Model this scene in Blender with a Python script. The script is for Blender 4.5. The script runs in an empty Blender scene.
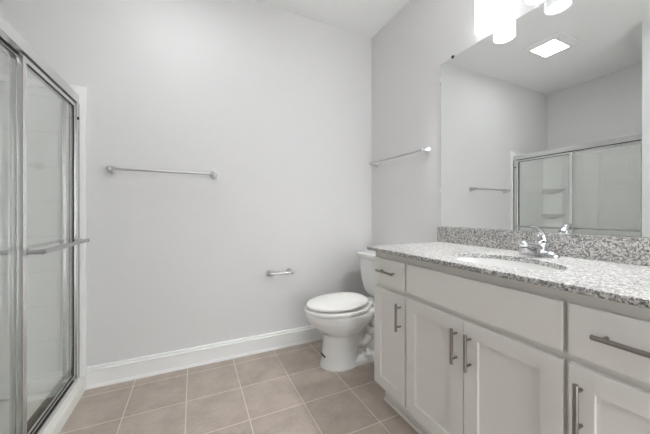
import bpy, bmesh, math
from mathutils import Vector, Matrix
PI = math.pi
S = bpy.context.scene
COL = S.collection

# ------------------------------------------------------------------ camera
cam_d = bpy.data.cameras.new('camera')
cam = bpy.data.objects.new('camera', cam_d)
COL.objects.link(cam)
cam.location = (0, 0, 1.09)
cam.rotation_euler = (PI / 2, 0, -math.radians(25.2))
cam_d.sensor_width = 36.0
cam_d.lens = 280.0 / 650.0 * 36.0
cam_d.shift_y = -4.0 / 650.0
cam_d.clip_start = 0.02
S.camera = cam

# ------------------------------------------------------------------ world / exposure
W = bpy.data.worlds.new('world')
S.world = W
W.use_nodes = True
W.node_tree.nodes['Background'].inputs[0].default_value = (.95, 0.98, 1.0, 1)
W.node_tree.nodes['Background'].inputs[1].default_value = 1.25
S.view_settings.view_transform = 'Standard'
S.view_settings.look = 'None'
S.view_settings.gamma = 1.0
S.view_settings.use_curve_mapping = False
S.view_settings.exposure = 1.97
S.cycles.transparent_max_bounces = 40
S.cycles.max_bounces = 14
S.cycles.diffuse_bounces = 8
S.cycles.glossy_bounces = 8
SHADE_E = 0.85
BULB_E = 330.0
CEIL_E = 7.0

# ------------------------------------------------------------------ room numbers (metres)
XR, YB, ZC = 1.526, 2.21, 2.74          # right wall, back wall, ceiling
XL, YS, YN = -1.42, 1.02, -0.75        # left wall, far face of the stub wall by the shower, near wall
XS = -0.46                             # end of the stub wall
XT = 1.54


# ------------------------------------------------------------------ materials
def newmat(name):
    m = bpy.data.materials.new(name)
    m.use_nodes = True
    return m, m.node_tree, m.node_tree.nodes['Principled BSDF']


def lin(r, g, b):
    f = lambda c: (c / 255 / 12.92) if c / 255 <= .04045 else ((c / 255 + .055) / 1.055) ** 2.4
    return (f(r), f(g), f(b), 1)


def plain(name, col, rough=.5, metal=0.0, bump=0.0, bscale=200, spec=None, coat=0.0, var=0.0):
    m, t, p = newmat(name)
    p.inputs['Base Color'].default_value = col
    p.inputs['Roughness'].default_value = rough
    p.inputs['Metallic'].default_value = metal
    if spec is not None:
        p.inputs['Specular IOR Level'].default_value = spec
    p.inputs['Coat Weight'].default_value = coat
    p.inputs['Coat Roughness'].default_value = .05
    if bump or var:
        tc = t.nodes.new('ShaderNodeTexCoord')
        n = t.nodes.new('ShaderNodeTexNoise')
        n.inputs['Scale'].default_value = bscale
        n.inputs['Detail'].default_value = 4
        t.links.new(tc.outputs['Object'], n.inputs['Vector'])
        if bump:
            b = t.nodes.new('ShaderNodeBump')
            b.inputs['Strength'].default_value = bump
            b.inputs['Distance'].default_value = .002
            t.links.new(n.outputs['Fac'], b.inputs['Height'])
            t.links.new(b.outputs['Normal'], p.inputs['Normal'])
        if var:
            mr = t.nodes.new('ShaderNodeMapRange')
            mr.inputs['To Min'].default_value = max(0, rough - var)
            mr.inputs['To Max'].default_value = rough + var
            t.links.new(n.outputs['Fac'], mr.inputs['Value'])
            t.links.new(mr.outputs['Result'], p.inputs['Roughness'])
    return m


M = {}
M['wall'] = plain('wall_paint', (.735, .728, .725, 1), .55, bump=.05, bscale=260)
M['ceiling'] = plain('ceiling_paint', (.86, .86, .855, 1), .8, bump=.05, bscale=200)
M['trim'] = plain('trim_paint', (.88, .88, .875, 1), .32, bump=.02, bscale=120)
M['cabinet'] = plain('cabinet_paint', (.76, .74, .705, 1), .38, bump=.02, bscale=150)
M['china'] = plain('vitreous_china', (.82, .815, .80, 1), .10, bump=.005, bscale=30, coat=.3)
M['seat'] = plain('seat_plastic', (.90, .89, .86, 1), .22, bump=.005, bscale=60)
M['chrome'] = plain('polished_chrome', (.58, .58, .59, 1), .22, 1.0, var=.03, bscale=40)
M['satin'] = plain('satin_nickel', (.62, .615, .61, 1), .38, 1.0, var=.05, bscale=200)
M['pull'] = plain('brushed_dark_nickel', (.30, .275, .25, 1), .30, 1.0, var=.08, bscale=300)
M['alu'] = plain('bright_aluminium', (.72, .72, .71, 1), .22, 1.0, var=.05, bscale=160)
M['rubber'] = plain('black_rubber', (.02, .02, .02, 1), .6, bump=.05, bscale=300)
M['acrylic'] = plain('white_acrylic', (.88, .88, .87, 1), .16, bump=.01, bscale=25)
M['pan'] = plain('cream_acrylic', (.86, .86, .815, 1), .3, bump=.05, bscale=300)
M['plastic'] = plain('white_plastic', (.78, .78, .77, 1), .4, bump=.02, bscale=100)
M['clear'] = plain('clip_plastic', (.85, .85, .85, 1), .1, bump=.01, bscale=100)
M['decal'] = plain('dark_sticker', (.015, .02, .03, 1), .5, bump=.02, bscale=100)


def tile_floor():
    m, t, p = newmat('beige_floor_tile')
    tc = t.nodes.new('ShaderNodeTexCoord')
    mp = t.nodes.new('ShaderNodeMapping')
    mp.inputs['Location'].default_value = (.036 + .3055 * 4, -1.806 + .303 * 10, 0)
    br = t.nodes.new('ShaderNodeTexBrick')
    br.offset = 0
    br.offset_frequency = 1
    br.squash = 1
    br.inputs['Scale'].default_value = 1
    br.inputs['Brick Width'].default_value = .3055
    br.inputs['Row Height'].default_value = .303
    br.inputs['Mortar Size'].default_value = .0028
    br.inputs['Mortar Smooth'].default_value = .3
    br.inputs['Bias'].default_value = 0
    br.inputs['Color1'].default_value = (.0, .0, .0, 1)
    br.inputs['Color2'].default_value = (1, 1, 1, 1)
    n1 = t.nodes.new('ShaderNodeTexNoise')
    n1.inputs['Scale'].default_value = 7
    n1.inputs['Detail'].default_value = 6
    n1.inputs['Roughness'].default_value = .62
    n2 = t.nodes.new('ShaderNodeTexNoise')
    n2.inputs['Scale'].default_value = 60
    n2.inputs['Detail'].default_value = 3
    t.links.new(tc.outputs['Object'], mp.inputs['Vector'])
    t.links.new(mp.outputs['Vector'], br.inputs['Vector'])
    t.links.new(tc.outputs['Object'], n1.inputs['Vector'])
    t.links.new(tc.outputs['Object'], n2.inputs['Vector'])
    add = t.nodes.new('ShaderNodeMath')
    add.operation = 'MULTIPLY_ADD'
    add.inputs[1].default_value = .25
    t.links.new(n2.outputs['Fac'], add.inputs[0])
    t.links.new(n1.outputs['Fac'], add.inputs[2])
    add2 = t.nodes.new('ShaderNodeMath')
    add2.operation = 'MULTIPLY_ADD'
    add2.inputs[1].default_value = .10
    t.links.new(br.outputs['Color'], add2.inputs[0])
    t.links.new(add.outputs[0], add2.inputs[2])
    r = t.nodes.new('ShaderNodeValToRGB')
    r.color_ramp.elements[0].position = .48
    r.color_ramp.elements[0].color = (.375, .312, .263, 1)
    r.color_ramp.elements[1].position = .86
    r.color_ramp.elements[1].color = (.51, .44, .385, 1)
    t.links.new(add2.outputs[0], r.inputs['Fac'])
    mx = t.nodes.new('ShaderNodeMix')
    mx.data_type = 'RGBA'
    t.links.new(br.outputs['Fac'], mx.inputs['Factor'])
    t.links.new(r.outputs['Color'], mx.inputs['A'])
    mx.inputs['B'].default_value = (.72, .655, .595, 1)
    t.links.new(mx.outputs['Result'], p.inputs['Base Color'])
    p.inputs['Roughness'].default_value = .42
    b = t.nodes.new('ShaderNodeBump')
    b.invert = True
    b.inputs['Strength'].default_value = .4
    b.inputs['Distance'].default_value = .002
    t.links.new(br.outputs['Fac'], b.inputs['Height'])
    t.links.new(b.outputs['Normal'], p.inputs['Normal'])
    return m


def granite():
    m, t, p = newmat('speckled_granite')
    tc = t.nodes.new('ShaderNodeTexCoord')
    nz = t.nodes.new('ShaderNodeTexNoise')
    nz.inputs['Scale'].default_value = 120
    t.links.new(tc.outputs['Object'], nz.inputs['Vector'])
    mixv = t.nodes.new('ShaderNodeMix')
    mixv.data_type = 'VECTOR'
    mixv.inputs['Factor'].default_value = .012
    t.links.new(tc.outputs['Object'], mixv.inputs['A'])
    t.links.new(nz.outputs['Color'], mixv.inputs['B'])

    def layer(scale, stops):
        v = t.nodes.new('ShaderNodeTexVoronoi')
        v.inputs['Scale'].default_value = scale
        t.links.new(mixv.outputs['Result'], v.inputs['Vector'])
        sp = t.nodes.new('ShaderNodeSeparateColor')
        t.links.new(v.outputs['Color'], sp.inputs['Color'])
        r = t.nodes.new('ShaderNodeValToRGB')
        r.color_ramp.interpolation = 'CONSTANT'
        els = r.color_ramp.elements
        els[0].position, els[0].color = stops[0]
        els[1].position, els[1].color = stops[1]
        for s in stops[2:]:
            e = els.new(s[0])
            e.color = s[1]
        t.links.new(sp.outputs['Red'], r.inputs['Fac'])
        return r
    big = layer(200, [(0, (.66, .65, .63, 1)), (.26, (.34, .325, .31, 1)), (.48, (.74, .73, .72, 1)),
                      (.58, (.10, .09, .085, 1)), (.74, (.22, .205, .19, 1)), (.84, (.03, .027, .026, 1))])
    fine = layer(420, [(0, (.70, .69, .67, 1)), (.35, (.32, .31, .295, 1)), (.62, (.08, .075, .07, 1)),
                       (.82, (.58, .56, .55, 1))])
    mx = t.nodes.new('ShaderNodeMix')
    mx.data_type = 'RGBA'
    mx.inputs['Factor'].default_value = .3
    t.links.new(big.outputs['Color'], mx.inputs['A'])
    t.links.new(fine.outputs['Color'], mx.inputs['B'])
    t.links.new(mx.outputs['Result'], p.inputs['Base Color'])
    p.inputs['Roughness'].default_value = .33
    p.inputs['Specular IOR Level'].default_value = .55
    return m


def tiled_acrylic(name, axis):
    """white acrylic with shallow moulded tile grooves; axis = wall's horizontal axis"""
    m, t, p = newmat(name)
    tc = t.nodes.new('ShaderNodeTexCoord')
    sx = t.nodes.new('ShaderNodeSeparateXYZ')
    cx = t.nodes.new('ShaderNodeCombineXYZ')
    t.links.new(tc.outputs['Object'], sx.inputs['Vector'])
    t.links.new(sx.outputs[axis], cx.inputs['X'])
    t.links.new(sx.outputs['Z'], cx.inputs['Y'])
    mp = t.nodes.new('ShaderNodeMapping')
    mp.inputs['Location'].default_value = (5.0, 4.0, 0)
    t.links.new(cx.outputs['Vector'], mp.inputs['Vector'])
    br = t.nodes.new('ShaderNodeTexBrick')
    br.offset = .5
    br.inputs['Scale'].default_value = 1
    br.inputs['Brick Width'].default_value = .42
    br.inputs['Row Height'].default_value = .205
    br.inputs['Mortar Size'].default_value = .003
    br.inputs['Mortar Smooth'].default_value = .6
    t.links.new(mp.outputs['Vector'], br.inputs['Vector'])
    b = t.nodes.new('ShaderNodeBump')
    b.invert = True
    b.inputs['Strength'].default_value = .35
    b.inputs['Distance'].default_value = .004
    t.links.new(br.outputs['Fac'], b.inputs['Height'])
    t.links.new(b.outputs['Normal'], p.inputs['Normal'])
    mx = t.nodes.new('ShaderNodeMix')
    mx.data_type = 'RGBA'
    mx.inputs['A'].default_value = (.87, .87, .86, 1)
    mx.inputs['B'].default_value = (.77, .77, .76, 1)
    t.links.new(br.outputs['Fac'], mx.inputs['Factor'])
    t.links.new(mx.outputs['Result'], p.inputs['Base Color'])
    p.inputs['Roughness'].default_value = .18
    return m


def glass():
    m = bpy.data.materials.new('clear_shower_glass')
    m.use_nodes = True
    t = m.node_tree
    t.nodes.clear()
    out = t.nodes.new('ShaderNodeOutputMaterial')
    tr = t.nodes.new('ShaderNodeBsdfTransparent')
    tr.inputs[0].default_value = (.975, .985, .975, 1)
    gl = t.nodes.new('ShaderNodeBsdfGlossy')
    gl.inputs['Roughness'].default_value = 0.0
    gl.inputs['Color'].default_value = (1, 1, 1, 1)
    lw = t.nodes.new('ShaderNodeLayerWeight')
    lw.inputs['Blend'].default_value = .5
    pw = t.nodes.new('ShaderNodeMath')
    pw.operation = 'POWER'
    pw.inputs[1].default_value = 5
    ma = t.nodes.new('ShaderNodeMath')
    ma.operation = 'MULTIPLY_ADD'
    ma.inputs[1].default_value = .955
    ma.inputs[2].default_value = .06
    mx = t.nodes.new('ShaderNodeMixShader')
    t.links.new(lw.outputs['Facing'], pw.inputs[0])
    t.links.new(pw.outputs[0], ma.inputs[0])
    t.links.new(ma.outputs[0], mx.inputs[0])
    t.links.new(tr.outputs[0], mx.inputs[1])
    t.links.new(gl.outputs[0], mx.inputs[2])
    t.links.new(mx.outputs[0], out.inputs[0])
    return m


def mirror_mat():
    m = bpy.data.materials.new('mirror_silver')
    m.use_nodes = True
    t = m.node_tree
    t.nodes.clear()
    out = t.nodes.new('ShaderNodeOutputMaterial')
    gl = t.nodes.new('ShaderNodeBsdfGlossy')
    gl.inputs['Roughness'].default_value = 0.0
    gl.inputs['Color'].default_value = (.885, .90, .89, 1)
    t.links.new(gl.outputs[0], out.inputs[0])
    return m


def emit(name, col, strength):
    m, t, p = newmat(name)
    p.inputs['Base Color'].default_value = (.8, .8, .8, 1)
    p.inputs['Emission Color'].default_value = col
    p.inputs['Emission Strength'].default_value = strength
    p.inputs['Roughness'].default_value = .3
    return m


M['tile'] = tile_floor()
M['granite'] = granite()
M['sx'] = tiled_acrylic('tiled_acrylic_back', 'X')
M['sy'] = tiled_acrylic('tiled_acrylic_side', 'Y')
M['glass'] = glass()
M['mirror'] = mirror_mat()
M['shade'] = emit('lit_frosted_shade', (.962, .985, 1, 1), SHADE_E)
M['bulb'] = emit('lit_bulb', (.962, .985, 1, 1), BULB_E)
M['shade_dim'] = emit('dim_frosted_shade', (.962, .985, 1, 1), .06)
M['bulb_dim'] = emit('dim_bulb', (.962, .985, 1, 1), .2)
M['lens'] = emit('lit_ceiling_lens', (.962, .985, 1, 1), CEIL_E)


# ------------------------------------------------------------------ mesh helpers
def box(bm, x0, x1, y0, y1, z0, z1, bev=0.0, seg=2):
    if x0 > x1: x0, x1 = x1, x0
    if y0 > y1: y0, y1 = y1, y0
    if z0 > z1: z0, z1 = z1, z0
    v = [bm.verts.new((x, y, z)) for z in (z0, z1) for y in (y0, y1) for x in (x0, x1)]
    fs = [(0, 2, 3, 1), (4, 5, 7, 6), (0, 1, 5, 4), (2, 6, 7, 3), (0, 4, 6, 2), (1, 3, 7, 5)]
    faces = [bm.faces.new([v[i] for i in f]) for f in fs]
    if bev > 0:
        es = list({e for f in faces for e in f.edges})
        bmesh.ops.bevel(bm, geom=es, offset=bev, segments=seg, affect='EDGES', profile=.5)


def loft(bm, rings, cap0=True, cap1=True, closed=False):
    R = [[bm.verts.new(p) for p in r] for r in rings]
    n = len(R[0])
    pairs = list(zip(R[:-1], R[1:]))
    if closed:
        pairs.append((R[-1], R[0]))
    for a, b in pairs:
        for i in range(n):
            j = (i + 1) % n
            bm.faces.new((a[i], a[j], b[j], b[i]))
    if not closed:
        if cap0: bm.faces.new(list(reversed(R[0])))
        if cap1: bm.faces.new(R[-1])


def frame(d):
    d = Vector(d).normalized()
    u = Vector((0, 0, 1)) if abs(d.z) < .95 else Vector((1, 0, 0))
    a = d.cross(u).normalized()
    b = a.cross(d).normalized()
    return a, b


def tube(bm, pts, rad, n=16, sect=None):
    """round tube along a path; rad = number or list; sect = list of (ra, rb) elliptical half-sizes"""
    pts = [Vector(p) for p in pts]
    rings = []
    for i, p in enumerate(pts):
        d = (pts[min(i + 1, len(pts) - 1)] - pts[max(i - 1, 0)])
        a, b = frame(d)
        if sect:
            ra, rb = sect[i]
        else:
            ra = rb = rad[i] if isinstance(rad, (list, tuple)) else rad
        rings.append([p + a * ra * math.cos(2 * PI * k / n) + b * rb * math.sin(2 * PI * k / n) for k in range(n)])
    loft(bm, rings)


def lathe(bm, prof, o, axis=(0, 0, 1), n=32):
    """profile [(r, h)] revolved about axis from o"""
    ax = Vector(axis).normalized()
    a, b = frame(ax)
    o = Vector(o)
    rings = [[o + ax * h + (a * math.cos(2 * PI * k / n) + b * math.sin(2 * PI * k / n)) * r for k in range(n)] for r, h in prof]
    loft(bm, rings)


def arc(pts, n=8):
    """Catmull-Rom smoothing of a path"""
    P = [Vector(p) for p in pts]
    P = [P[0] * 2 - P[1]] + P + [P[-1] * 2 - P[-2]]
    out = []
    for i in range(1, len(P) - 2):
        for k in range(n):
            t = k / n
            p0, p1, p2, p3 = P[i - 1:i + 3]
            out.append(.5 * ((2 * p1) + (p2 - p0) * t + (2 * p0 - 5 * p1 + 4 * p2 - p3) * t * t + (3 * p1 - p0 - 3 * p2 + p3) * t ** 3))
    out.append(P[-2])
    return out


def rrect(x0, x1, y0, y1, z, r, k=6):
    """rounded rectangle outline in a horizontal plane"""
    out = []
    for cx, cy, a0 in ((x1 - r, y1 - r, 0), (x0 + r, y1 - r, PI / 2), (x0 + r, y0 + r, PI), (x1 - r, y0 + r, 1.5 * PI)):
        for i in range(k + 1):
            a = a0 + PI / 2 * i / k
            out.append((cx + r * math.cos(a), cy + r * math.sin(a), z))
    return out


def world_pos(o):
    p = Vector(o.location)
    while o.parent:
        o = o.parent
        p += Vector(o.location)
    return p


def obj(name, bm, mat, parent=None, label=None, smooth=40, loc=None):
    """link a bmesh (built in world coordinates) as ONE object under parent"""
    bmesh.ops.remove_doubles(bm, verts=bm.verts, dist=1e-6)
    bmesh.ops.recalc_face_normals(bm, faces=bm.faces)
    off = world_pos(parent) if parent else (Vector(loc) if loc else Vector((0, 0, 0)))
    for v in bm.verts:
        v.co -= off
    me = bpy.data.meshes.new(name)
    bm.to_mesh(me)
    bm.free()
    for p in me.polygons:
        p.use_smooth = True
    me.set_sharp_from_angle(angle=math.radians(smooth))
    me.materials.append(mat)
    o = bpy.data.objects.new(name, me)
    COL.objects.link(o)
    if smooth < 180:
        wn = o.modifiers.new('flat_faces', 'WEIGHTED_NORMAL')
        wn.keep_sharp = True
    if parent:
        o.parent = parent
    elif loc:
        o.location = loc
    if label:
        o['label'] = label
    return o


def tag(o, label, cat, group=None):
    o['label'] = label
    o['category'] = cat
    if group: o['group'] = group
    return o


def thing(name, label, cat, loc, group=None):
    o = bpy.data.objects.new(name, None)
    o.empty_display_size = .1
    COL.objects.link(o)
    o.location = loc
    return tag(o, label, cat, group)


def struct(name, bm, mat, label, cat):
    o = obj(name, bm, mat)
    o['kind'] = 'structure'
    return tag(o, label, cat)


NB = bmesh.new

# ------------------------------------------------------------------ the room
b = NB(); box(b, XL - .1, XR + .1, YN - .1, YB + .1, -.1, 0)
struct('floor', b, M['tile'], 'beige square tile floor with pale grout lines', 'floor')
b = NB(); box(b, XL - .1, XR + .1, YN - .1, YB + .1, ZC, ZC + .1)
struct('ceiling', b, M['ceiling'], 'plain white ceiling above the bathroom', 'ceiling')
b = NB(); box(b, XL - .1, XR + .1, YB, YB + .1, 0, ZC)
struct('wall_back', b, M['wall'], 'pale grey wall behind the toilet with a towel bar', 'wall')
b = NB(); box(b, XR, XR + .1, YN, YB, 0, ZC)
struct('wall_right', b, M['wall'], 'pale grey wall carrying the vanity mirror', 'wall')
b = NB(); box(b, XL - .1, XL, YN, YB, 0, ZC)
struct('wall_left', b, M['wall'], 'pale grey wall above the shower surround', 'wall')
b = NB(); box(b, XL, XS, YS - .13, YS, 0, ZC)
struct('wall_near_left', b, M['wall'], 'pale grey stub wall at the near end of the shower', 'wall')
# wall behind the camera, unseen; doorway opening added to let in soft fill light
b = NB()
box(b, XL, .45, YN - .1, YN, 0, ZC)
box(b, 1.40, XR, YN - .1, YN, 0, ZC)
box(b, .45, 1.40, YN - .1, YN, 2.05, ZC)
struct('wall_near', b, M['wall'], 'pale grey wall opposite the toilet wall with an added doorway opening for fill light', 'wall')

# baseboard profile: (out from wall, height)
BP = [(0, 0), (.022, 0), (.022, .008), (.019, .016), (.013, .019), (.013, .094), (.012, .099), (.018, .103), (.018, .110),
      (.011, .114), (.009, .120), (.013, .124), (.012, .129), (.005, .133), (0, .133)]


def baseboard(name, p0, p1, nrm, label):
    bm = NB()
    p0, p1, nrm = Vector(p0), Vector(p1), Vector(nrm)
    loft(bm, [[p + nrm * d + Vector((0, 0, h)) for d, h in BP] for p in (p0, p1)])
    return struct(name, bm, M['trim'], label, 'baseboard')


baseboard('baseboard_back', (-.60, YB, 0), (XR - .001, YB, 0), (0, -1, 0), 'white moulded baseboard along the wall behind the toilet')
baseboard('baseboard_right', (XR, 1.352, 0), (XR, YB - .023, 0), (-1, 0, 0), 'white moulded baseboard between vanity and corner behind the toilet')

# ------------------------------------------------------------------ shower
XC = -.60                    # outer face of the curb
T = thing('shower_pan', 'white shower pan with raised curb on the tile floor', 'shower pan', (-1.0, 1.6, 0))
b = NB()
prof = [(XC, 0), (XC, .062), (XC - .006, .070), (XC - .05, .078), (XC - .09, .076), (XC - .10, .06), (XC - .11, .035), (XL, .03), (XL, 0)]
loft(b, [[(x, y, z) for x, z in prof] for y in (YS + .001, YB - .001)])
obj('tray', b, M['pan'], T, smooth=30)
b = NB()
lathe(b, [(.0, 0), (.045, 0), (.045, .004), (.03, .006), (0, .006)], (-1.05, 1.6, .033), n=24)
obj('drain', b, M['satin'], T, 'round metal drain')

ST = 1.87
T = thing('shower_surround', 'white moulded tile pattern surround lining the shower alcove', 'shower surround', (-1.40, 2.19, .03))
b = NB(); box(b, XL + .001, XC - .035, YB - .022, YB - .001, .04, ST, .006)
obj('back_panel', b, M['sx'], T)
b = NB(); box(b, XL + .001, XL + .022, YS + .012, YB - .012, .041, ST - .001, .006)
obj('side_panel', b, M['sy'], T)
b = NB(); box(b, XL + .012, XC - .035, YS + .001, YS + .022, .042, ST - .0005, .006)
obj('near_panel', b, M['sx'], T)
b = NB()
box(b, XC - .046, XC - .002, YB - .014, YB - .001, .078, ST, .003)
obj('edge_flange', b, M['acrylic'], T, 'smooth white vertical edge strip')
# ledge round the top of the tiled area
b = NB(); box(b, XL + .02, XC - .05, YB - .034, YB - .02, ST - .045, ST - .03, .004)
box(b, XL + .02, XL + .034, YS + .03, YB - .03, ST - .045, ST - .03, .004)
obj('ledge', b, M['acrylic'], T)
# corner tower with two rounded shelves
b = NB()
cx, cy = XL + .022, YB - .022
N = 14
def quarter(r, z, flat=.0):
    return [(cx, cy, z)] + [(cx + r * math.sin(PI / 2 * i / N), cy - r * math.cos(PI / 2 * i / N), z) for i in range(N + 1)]
loft(b, [[(cx, cy, z)] + [(cx + .115 * (1 - i / N) + 0 * z, cy - .165 * (i / N) if i else cy, z) for i in range(N + 1)][::-1] for z in (.06, ST - .09, ST - .05)])
obj('shelf_column', b, M['acrylic'], T, 'smooth angled corner column')
for z in (1.075, 1.41):
    b = NB()
    def edge(s, zz):
        return [(cx, cy, zz)] + [(cx + .17 * s * math.sin(PI / 2 * i / N), cy - .205 * s * math.cos(PI / 2 * i / N), zz) for i in range(N + 1)]
    loft(b, [edge(.45, z - .075), edge(.72, z - .045), edge(.93, z - .012), edge(1.0, z), edge(1.0, z + .012), edge(.97, z + .018), edge(.90, z + .012)])
    obj('shelf', b, M['acrylic'], T)

# sliding glass door
XO, XI = -.650, -.682       # outer and inner panel planes
ZH = 1.81
T = thing('shower_door', 'framed sliding glass shower door with two clear panels on the curb', 'shower door', (-.66, 1.6, .078))
b = NB(); box(b, -.705, -.632, YS + .023, YB - .015, ZH - .052, ZH, .003)
obj('header', b, M['alu'], T)
b = NB(); box(b, -.668, -.662, YS + .05, YB - .05, ZH - .0565, ZH - .0525)
obj('header_seal', b, M['rubber'], T, 'dark gap strip under the header')
for y0, y1, s in ((YB - .052, YB - .0145, 1), (YS + .0225, YS + .052, -1)):
    b = NB()
    yw, yo = (y1, y0) if s > 0 else (y0, y1)
    box(b, -.705, -.632, min(yw, yw - s * .012), max(yw, yw - s * .012), .085, ZH - .053, .0015)
    box(b, -.640, -.632, y0, y1, .085, ZH - .053, .0015)
    box(b, -.705, -.697, y0, y1, .085, ZH - .053, .0015)
    j = obj('jamb', b, M['alu'], T)
    b = NB(); box(b, -.662, -.668, yo + s * .0005, yo + s * .006, .10, ZH - .06)
    obj('seal', b, M['rubber'], j, 'dark rubber seal strip')
    b = NB(); box(b, -.632, -.626, yo + s * .008, yo + s * .020, 1.655, 1.672, .002)
    obj('bumper', b, M['rubber'], j, 'small black bumper')
b = NB()
box(b, -.712, -.628, YS + .053, YB - .053, .078, .086, .001)
box(b, -.634, -.628, YS + .053, YB - .053, .086, .104, .001)
box(b, -.668, -.664, YS + .053, YB - .053, .086, .100, .001)
box(b, -.712, -.706, YS + .053, YB - .053, .086, .108, .001)
tr = obj('bottom_track', b, M['alu'], T)
b = NB(); box(b, -.6635, -.6345, YS + .054, YB - .054, .0865, .0885)
obj('track_channel', b, M['rubber'], tr, 'dark groove of the track')


def panel(X, y0, y1, out, label):
    bm = NB()
    za, zb, w, h = .100, ZH - .060, .028, .011
    box(bm, X - h, X + h, y0, y0 + w, za, zb, .003)
    box(bm, X - h, X + h, y1 - w, y1, za, zb, .003)
    box(bm, X - h + .001, X + h - .001, y0 + w - .004, y1 - w + .004, za, za + .022, .003)
    box(bm, X - h + .001, X + h - .001, y0 + w - .004, y1 - w + .004, zb - .022, zb, .003)
    for ys in (y0, y1 - w):
        for q in (.006, .019):
            box(bm, X + h - .001, X + h + .0018, ys + q, ys + q + .004, za + .03, zb - .03, .0008, 1)
    p = obj('door_panel', bm, M['alu'], T, label)
    bm = NB(); box(bm, X - .003, X + .003, y0 + w - .003, y1 - w + .003, za + .018, zb - .018)
    pane = obj('glass_pane', bm, M['glass'], p, 'clear greenish glass')
    if out:
        bm = NB()
        box(bm, X + .0035, X + h - .001, y1 - w - .005, y1 - w - .0003, za + .0225, zb - .0225)
        box(bm, X + .0035, X + h - .001, y0 + w + .001, y1 - w - .006, zb - .027, zb - .0223)
        box(bm, X + .0035, X + h - .001, y0 + w + .001, y1 - w - .006, za + .0223, za + .026)
        obj('glazing_seal', bm, M['rubber'], p, 'black rubber glazing strip')
    bm = NB()
    s = 1 if out else -1
    xb = X + s * .068
    zt = .924
    ya, yb = y0 + .014, y1 - .014
    tube(bm, [(xb, ya - .004, zt), (xb, yb + .004, zt)], 1, 20, [(.008, .0105)] * 2)
    for y in (ya, yb):
        box(bm, X + s * h, X + s * (h + .006), y - .011, y + .011, zt - .016, zt + .016, .002)
        tube(bm, [(X + s * h, y, zt), (xb - s * .004, y, zt)], 1, 16, [(.0075, .0095)] * 2)
        lathe(bm, [(.0, -.006), (.009, -.006), (.0115, -.003), (.0115, .003), (.009, .006), (0, .006)], (xb, y + (.0 if y == ya else .0), zt), (0, 1, 0), 20)
    obj('towel_bar', bm, M['chrome'], p, 'chrome bar with bracket ends')


panel(XO, 1.588, 2.168, True, 'outer sliding panel with chrome frame next to the back wall')
panel(XI, YS + .045, 1.640, False, 'inner sliding panel with chrome frame at the near end')


# ------------------------------------------------------------------ towel bars and paper holder
def wall_bar(name, label, cat, p0, p1, nrm, off, rb, rf, group=None):
    """two round posts with a rod between them; p0, p1 on the wall, nrm out of the wall"""
    p0, p1, nrm = Vector(p0), Vector(p1), Vector(nrm)
    d = (p1 - p0).normalized()
    r = thing(name, label, cat, tuple((p0 + p1) / 2), group)
    for p in (p0, p1):
        bm = NB()
        lathe(bm, [(0, .0005), (rf, .0005), (rf, .007), (rf * .96, .012), (rf * .84, .019), (rf * .66, .026), (rf * .52, .034), (rf * .46, off - .014),
                   (rf * .50, off - .009), (rf * .54, off - .003), (rf * .54, off + .006), (rf * .46, off + .011), (rf * .25, off + .0135), (0, off + .014)], p, nrm, 32)
        obj('post', bm, M['satin'], r)
    bm = NB()
    tube(bm, [p0 + nrm * off + d * .008, p1 + nrm * off - d * .008], rb, 20)
    obj('bar', bm, M['satin'], r)
    return r


wall_bar('towel_bar', 'satin nickel towel bar on the back wall beside the shower door', 'towel bar',
         (-.474, YB, 1.367), (.136, YB, 1.367), (0, -1, 0), .066, .0078, .027)
wall_bar('towel_bar', 'satin nickel towel bar above the toilet tank, left of the mirror', 'towel bar',
         (XR, 1.500, 1.537), (XR, 2.118, 1.537), (-1, 0, 0), .066, .0078, .027)
wall_bar('toilet_paper_holder', 'short empty satin nickel toilet paper holder low on the back wall', 'toilet paper holder',
         (.550, YB, .612), (.712, YB, .614), (0, -1, 0), .065, .0098, .025)

# ------------------------------------------------------------------ toilet
TY = 1.805
T = thing('toilet', 'white two piece toilet with closed lid between vanity and back wall', 'toilet', (1.15, TY, 0))


def egg(xf, xb, w, z, n=56, pb=.75, xm=None):
    """egg outline: front tip at xf (small x), back at xb, half width w"""
    xm = xf + (xb - xf) * .52 if xm is None else xm
    out = []
    for i in range(n):
        a = 2 * PI * i / n
        c, s = math.cos(a), math.sin(a)
        if c >= 0:
            x = xm - (xm - xf) * c
            y = w * s
        else:
            x = xm + (xb - xm) * abs(c) ** pb
            y = w * math.copysign(abs(s) ** .8, s)
        out.append((x, TY + y, z))
    return out


b = NB()
loft(b, [egg(.812, 1.10, .124, .0), egg(.816, 1.10, .122, .012), egg(.826, 1.095, .114, .05), egg(.838, 1.10, .114, .13), egg(.846, 1.11, .118, .20),
         egg(.843, 1.12, .124, .230), egg(.818, 1.13, .143, .250), egg(.780, 1.15, .161, .276), egg(.744, 1.19, .176, .306), egg(.718, 1.22, .186, .342),
         egg(.706, 1.24, .190, .372), egg(.706, 1.24, .189, .388), egg(.714, 1.235, .183, .396)])
loft(b, [rrect(1.10, 1.50, TY - .105, TY + .105, .30, .04), rrect(1.08, 1.505, TY - .125, TY + .125, .34, .04),
         rrect(1.06, 1.505, TY - .135, TY + .135, .39, .04), rrect(1.07, 1.50, TY - .13, TY + .13, .400, .04)])
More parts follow.
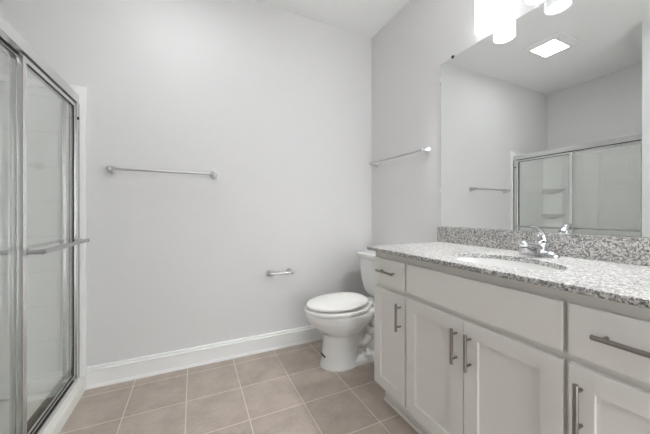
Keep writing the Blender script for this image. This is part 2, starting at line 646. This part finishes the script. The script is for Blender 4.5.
# rear foot and trapway
loft(b, [rrect(1.0, 1.40, TY - .112, TY + .112, 0, .05), rrect(1.0, 1.40, TY - .108, TY + .108, .035, .05), rrect(1.02, 1.385, TY - .085, TY + .085, .052, .04)])
loft(b, [rrect(1.0, 1.38, TY - .062, TY + .062, .03, .04), rrect(1.0, 1.36, TY - .060, TY + .060, .33, .04)])
for s in (-1, 1):
    tube(b, arc([(1.03, TY + s * .055, .26), (1.10, TY + s * .058, .15), (1.17, TY + s * .058, .17), (1.21, TY + s * .058, .27), (1.28, TY + s * .058, .30),
                 (1.33, TY + s * .056, .20), (1.34, TY + s * .056, .06)], 6), .038, 14)
    lathe(b, [(0, 0), (.036, 0), (.034, .062), (.026, .072), (0, .074)], (1.155, TY + s * .078, .0), n=20)
bowl = obj('bowl', b, M['china'], T, smooth=180)
rm = bowl.modifiers.new('fuse', 'REMESH')
rm.mode = 'VOXEL'
rm.voxel_size = .006
rm.use_smooth_shade = True
sm = bowl.modifiers.new('soften', 'SMOOTH')
sm.factor = .5
sm.iterations = 7
for s in (-1, 1):
    b = NB()
    lathe(b, [(0, 0), (.016, 0), (.016, .012), (.012, .02), (0, .024)], (1.155, TY + s * .078, .0725), n=20)
    obj('bolt_cap', b, M['seat'], T, 'round white bolt cap')
b = NB()
tube(b, [(.830, TY + .022, .088), (.8285, TY + .004, .086), (.831, TY - .016, .083), (.837, TY - .034, .080)], 1, 12, [(.004, .006), (.005, .007), (.005, .007), (.004, .006)])
obj('sticker', b, M['decal'], T, 'small dark mark on the front of the pedestal')
# seat ring and lid
b = NB()
o1, i1 = lambda z, d=0: egg(.702 + d, 1.180 - d, .192 - d, z), lambda z, d=0: egg(.80 - d, 1.07 + d, .115 + d, z)
loft(b, [i1(.400), o1(.400, .004), o1(.404), o1(.417), o1(.422, .005), i1(.422)], closed=True)
obj('seat', b, M['seat'], T)
b = NB()
L = lambda z, d=0: [(x, y, zz + .006 + .013 * (x - .72) / .45) for x, y, zz in egg(.716 + d, 1.178 - d * .6, .178 - d, z, pb=.95)]
loft(b, [L(.4245, .006), L(.426, .001), L(.430), L(.436), L(.441, .004), L(.4455, .014), L(.450, .05), L(.4525, .10), L(.4535, .15)])
obj('seat_lid', b, M['seat'], T)
for s in (-1, 1):
    b = NB()
    tube(b, [(1.185, TY + s * .055, .425), (1.185, TY + s * .105, .425)], .013, 16)
    box(b, 1.172, 1.205, TY + s * .055, TY + s * .105, .400, .422, .003)
    obj('hinge', b, M['seat'], T)
# tank and lid
b = NB()
def tk(z, xf, hw, r=.05):
    return rrect(xf, 1.510, TY - hw, TY + hw, z, r)
loft(b, [tk(.402, 1.345, .150), tk(.406, 1.330, .165), tk(.425, 1.306, .188), tk(.46, 1.290, .204), tk(.54, 1.276, .220), tk(.64, 1.266, .231), tk(.722, 1.262, .236)])
obj('tank', b, M['china'], T, smooth=60)
b = NB()
def tl(z, d):
    return rrect(1.250 + d, 1.514 - d, TY - .250 + d, TY + .250 - d, z, .045)
loft(b, [tl(.7225, .006), tl(.726, .001), tl(.733, 0), tl(.752, 0), tl(.759, .003), tl(.763, .010), tl(.765, .03)])
obj('tank_lid', b, M['china'], T, smooth=60)

# ------------------------------------------------------------------ vanity cabinet
XF = .963                      # face frame front
VY0, VY1 = .147, 1.350
T = thing('vanity_cabinet', 'grey painted shaker vanity cabinet under the granite countertop', 'cabinet', (1.24, .75, 0))
b = NB()
box(b, XF, XF + .02, VY0, VY1, .105, .874, .001)
box(b, XF + .02, XR - .002, VY1 - .018, VY1, .105, .874, .001)
box(b, XF + .02, XR - .002, VY0, VY0 + .018, .105, .874, .001)
box(b, XF + .02, XR - .002, VY0 + .018, VY1 - .018, .105, .123)
box(b, XR - .012, XR - .002, VY0 + .018, VY1 - .018, .123, .874)
obj('carcass', b, M['cabinet'], T)
b = NB()
box(b, 1.02, 1.035, VY0, VY1 - .015, .0, .105)
box(b, 1.035, XR - .024, VY1 - .030, VY1 - .015, .0, .105)
loft(b, [[(1.02, y, 0), (1.008, y, 0), (1.009, y, .008), (1.0135, y, .014), (1.02, y, .016)] for y in (VY0, VY1 - .015)])
obj('toe_kick', b, M['cabinet'], T)


def pull_mesh(bm, c, axis, ln=.138):
    c, ax = Vector(c), Vector(axis)
    R = .0064
    lathe(bm, [(0, -ln / 2), (R - .001, -ln / 2), (R, -ln / 2 + .001), (R, ln / 2 - .001), (R - .001, ln / 2), (0, ln / 2)], c + Vector((-.030, 0, 0)), ax, 20)
    for s in (-1, 1):
        tube(bm, [c + ax * s * .048, c + ax * s * .048 + Vector((-.030, 0, 0))], .0045, 14)


XD = XF - .020                  # front of the doors and drawers
ZD0, ZD1, ZW0, ZW1 = .128, .674, .699, .840


def slab(name, y0, y1, z0, z1, pull=None):
    bm = NB(); box(bm, XD, XF - .0005, y0, y1, z0, z1, .002)
    o = obj(name, bm, M['cabinet'], T)
    if pull:
        bm = NB(); pull_mesh(bm, (XD, (y0 + y1) / 2, .775), (0, 1, 0))
        obj('bar_pull', bm, M['pull'], o, 'dark nickel bar pull')


def door(y0, y1, yp):
    w, rec = .057, .010
    bm = NB()
    z0, z1 = ZD0, ZD1
    box(bm, XD, XF - .0005, y0, y0 + w, z0, z1, .0015)
    box(bm, XD, XF - .0005, y1 - w, y1, z0, z1, .0015)
    box(bm, XD, XF - .0005, y0 + w - .001, y1 - w + .001, z0, z0 + w, .0015)
    box(bm, XD, XF - .0005, y0 + w - .001, y1 - w + .001, z1 - w, z1, .0015)
    o = obj('door', bm, M['cabinet'], T)
    bm = NB(); box(bm, XD + rec, XF - .002, y0 + w - .003, y1 - w + .003, z0 + w - .003, z1 - w + .003)
    obj('door_panel', bm, M['cabinet'], o)
    bm = NB(); pull_mesh(bm, (XD, yp, .568), (0, 0, 1))
    obj('bar_pull', bm, M['pull'], o, 'dark nickel bar pull')


slab('drawer', 1.0830, 1.338, ZW0, ZW1, True)
slab('false_drawer_front', .430, 1.0705, ZW0, ZW1)
slab('drawer', .1590, .4165, ZW0, ZW1, True)
door(1.0830, 1.338, 1.0830 + .029)
door(.7515, 1.0705, .7515 + .029)
door(.430, .7485, .7485 - .029)
door(.1590, .4165, .4165 - .029)

# ------------------------------------------------------------------ countertop, backsplash, sink, faucet
CX0, CX1, CY0, CY1 = .926, XR - .001, .135, 1.388
CZ0, CZ1 = .8745, .895
SX, SY, SA, SB = 1.150, .735, .154, .214
NE = 96
hx0, hx1, hy0, hy1 = CX0, CX1, CY0, CY1


def on_rect(a, d=0):
    c, s = math.cos(a), math.sin(a)
    ts = []
    if c > 1e-9: ts.append((hx1 - d - SX) / c)
    if c < -1e-9: ts.append((hx0 + d - SX) / c)
    if s > 1e-9: ts.append((hy1 - d - SY) / s)
    if s < -1e-9: ts.append((hy0 + d - SY) / s)
    t = min(ts)
    return SX + c * t, SY + s * t


angs = [2 * PI * i / NE for i in range(NE)]
for cxx in (hx0, hx1):
    for cyy in (hy0, hy1):
        angs.append(math.atan2(cyy - SY, cxx - SX) % (2 * PI))
angs = sorted(set(round(a, 9) for a in angs))


def ell(z, d=0):
    out = []
    for a in angs:
        r = (SA + d) * (SB + d) / math.hypot((SB + d) * math.cos(a), (SA + d) * math.sin(a))
        out.append((SX + r * math.cos(a), SY + r * math.sin(a), z))
    return out


def rect(z, d=0):
    return [(*on_rect(a, d), z) for a in angs]


b = NB()
loft(b, [ell(CZ0), rect(CZ0, .0025), rect(CZ0 + .0025), rect(CZ1 - .0025), rect(CZ1, .0025), ell(CZ1, .0025), ell(CZ1 - .0025)], closed=True)
tag(obj('countertop', b, M['granite'], loc=(1.23, .76, CZ0), smooth=50), 'speckled grey and white granite countertop with oval sink cutout on the vanity', 'countertop')
b = NB(); box(b, XR - .021, XR - .001, CY0, 1.404, CZ1 + .0002, .996, .002)
tag(obj('backsplash', b, M['granite'], loc=(XR - .011, .76, CZ1 + .0002)), 'low speckled granite backsplash strip standing at the back of the countertop', 'backsplash')

T = thing('sink_basin', 'white oval undermount sink basin set below the granite cutout', 'sink', (SX, SY, .735))
b = NB()
def ring(k, z, n=64):
    return [(SX + (SA + .012) * k * math.cos(2 * PI * i / n), SY + (SB + .012) * k * math.sin(2 * PI * i / n), z) for i in range(n)]
inner = [(1.0, .8735), (.985, .858), (.95, .825), (.88, .79), (.74, .76), (.5, .744), (.25, .739), (.11, .738)]
outer = [(.13, .726), (.28, .727), (.55, .731), (.80, .748), (.95, .78), (1.02, .82), (1.05, .85), (1.10, .861), (1.10, .8735)]
loft(b, [ring(k, z) for k, z in inner + outer], closed=True)
obj('bowl', b, M['china'], T, smooth=50)
b = NB()
lathe(b, [(0, .0), (.021, .0), (.026, .008), (.026, .010), (.018, .010), (.014, .006), (0, .006)], (SX, SY, .7325), n=28)
obj('drain', b, M['chrome'], T, 'round chrome drain')

FX, FY, FZ = 1.415, .735, CZ1 + .0004
T = thing('faucet', 'chrome single lever faucet on the countertop behind the sink', 'faucet', (FX, FY, FZ))


def stad(z, hl, hw, n=14):
    out = []
    for i in range(n + 1):
        a = -PI / 2 + PI * i / n
        out.append((FX + hw * math.sin(a), FY + (hl - hw) + hw * math.cos(a), z))
    for i in range(n + 1):
        a = PI / 2 + PI * i / n
        out.append((FX + hw * math.sin(a), FY - (hl - hw) + hw * math.cos(a), z))
    return out


b = NB()
loft(b, [stad(FZ, .079, .027), stad(FZ + .006, .080, .028), stad(FZ + .014, .078, .026), stad(FZ + .021, .071, .021), stad(FZ + .026, .060, .013), stad(FZ + .028, .052, .006)])
obj('base_plate', b, M['chrome'], T, smooth=70)
b = NB()
lathe(b, [(0, 0.003), (.031, .003), (.031, .02), (.029, .036), (.027, .05), (.024, .060), (.017, .068), (.008, .072), (0, .073)], (FX, FY, FZ), (0.05, 0, 1), 32)
obj('body', b, M['chrome'], T, smooth=70)
b = NB()
P = arc([(FX + .004, FY, FZ + .034), (FX - .03, FY, FZ + .042), (FX - .075, FY, FZ + .054), (FX - .112, FY, FZ + .058), (FX - .128, FY, FZ + .051)], 6)
n = len(P)
sec = []
for i in range(n):
    t = i / (n - 1)
    w = .026 - .008 * t
    h = .021 - .006 * t
    if t > .9:
        k = 1 - (t - .9) / .1 * .75
        w, h = w * k, h * k
    sec.append((w, h))
tube(b, P, 1, 24, sec)
obj('spout', b, M['chrome'], T, smooth=70)
b = NB()
lathe(b, [(0, 0), (.0125, 0), (.0135, .002), (.0135, .022), (0, .022)], (FX - .112, FY, FZ + .022), n=24)
obj('aerator', b, M['chrome'], T)
b = NB()
P = arc([(FX + .012, FY, FZ + .056), (FX + .016, FY, FZ + .075), (FX + .008, FY, FZ + .105), (FX - .020, FY, FZ + .128), (FX - .064, FY, FZ + .139)], 6)
n = len(P)
sec = []
for i in range(n):
    t = i / (n - 1)
    w = .028 - .016 * t
    h = .021 * (1 - t) ** 1.1 + .0045
    if t > .93:
        w *= .6
        h *= .6
    sec.append((w, h))
tube(b, P, 1, 24, sec)
obj('lever', b, M['chrome'], T, smooth=70)

# ------------------------------------------------------------------ mirror
MY0, MY1, MZ0, MZ1 = .12, 1.386, .997, 2.100
T = thing('mirror', 'large frameless rectangular mirror on the wall above the vanity', 'mirror', (XR - .003, .75, MZ0))
b = NB(); box(b, XR - .0065, XR - .0005, MY0, MY1, MZ0, MZ1, .0025, 1)
obj('mirror_glass', b, M['mirror'], T, smooth=5)
for y, z, m in ((1.288, MZ1, 'rubber'), (.80, MZ1, 'clear'), (.25, MZ1, 'clear')):
    b = NB(); box(b, XR - .011, XR - .0005, y - .008, y + .008, z - .008, z + .008, .001)
    obj('clip', b, M[m], T, 'small mirror clip')
for z in (1.99, 1.245):
    b = NB(); box(b, XR - .011, XR - .0005, MY1 - .006, MY1 + .007, z - .014, z + .014, .001)
    obj('clip', b, M['clear'], T, 'small clear mirror clip')

# ------------------------------------------------------------------ light fixtures
LX = XR - .085
LY = (1.005, .746, .487)
T = thing('vanity_light', 'three shade vanity light bar on the wall above the mirror', 'wall light', (XR - .02, .746, 2.30))
b = NB(); box(b, XR - .026, XR - .0005, LY[2] - .10, LY[0] + .10, 2.285, 2.385, .004)
obj('backplate', b, M['satin'], T)
for y in LY:
    b = NB()
    tube(b, arc([(XR - .026, y, 2.335), (XR - .06, y, 2.335), (LX, y, 2.315), (LX, y, 2.285)], 6), .007, 14)
    lathe(b, [(0, 0), (.016, 0), (.016, .045), (.010, .056), (0, .056)], (LX, y, 2.230), n=24)
    for k in range(3):
        a = PI / 6 + k * 2 * PI / 3
        tube(b, [(LX, y, 2.262), (LX + .051 * math.cos(a), y + .051 * math.sin(a), 2.262)], .002, 8)
    obj('arm', b, M['satin'], T)
    b = NB()
    r0 = .0535
    lz0, lz1 = 2.084, 2.272
    rings = [(r0 - .004, lz0 + .004), (r0 - .002, lz0), (r0, lz0 + .003), (r0, lz1 - .003), (r0 - .002, lz1), (r0 - .004, lz1 - .004)]
    loft(b, [[(LX + r * math.cos(2 * PI * k / 40), y + r * math.sin(2 * PI * k / 40), z) for k in range(40)] for r, z in rings], closed=True)
    s = obj('shade', b, M['shade_dim' if y == LY[1] else 'shade'], T, 'dim frosted glass cylinder shade' if y == LY[1] else 'lit frosted glass cylinder shade')
    b = NB()
    lathe(b, [(0, 0), (.012, .002), (.024, .014), (.028, .03), (.026, .05), (.022, .075), (.014, .10), (.013, .118), (0, .118)], (LX, y, 2.112), n=24)
    obj('bulb', b, M['bulb_dim' if y == LY[1] else 'bulb'], s, 'dim bulb' if y == LY[1] else 'lit bulb')

T = thing('ceiling_light', 'square white vent light with lit panel on the ceiling', 'ceiling light', (-.13, 1.54, ZC))
b = NB()
px0, px1, py0, py1 = -.262, -.002, 1.448, 1.652
loft(b, [rrect(px0, px1, py0, py1, ZC - .0005, .004), rrect(-.305, .045, 1.385, 1.695, ZC - .0005, .012), rrect(-.305, .045, 1.385, 1.695, ZC - .012, .012),
         rrect(-.280, .020, 1.415, 1.672, ZC - .036, .012), rrect(px0 - .004, px1 + .004, py0 - .004, py1 + .004, ZC - .038, .006), rrect(px0, px1, py0, py1, ZC - .036, .004)], closed=True)
obj('housing', b, M['plastic'], T)
b = NB(); box(b, px0 + .0005, px1 - .0005, py0 + .0005, py1 - .0005, ZC - .032, ZC - .002, .001)
obj('light_panel', b, M['lens'], T, 'lit white panel')
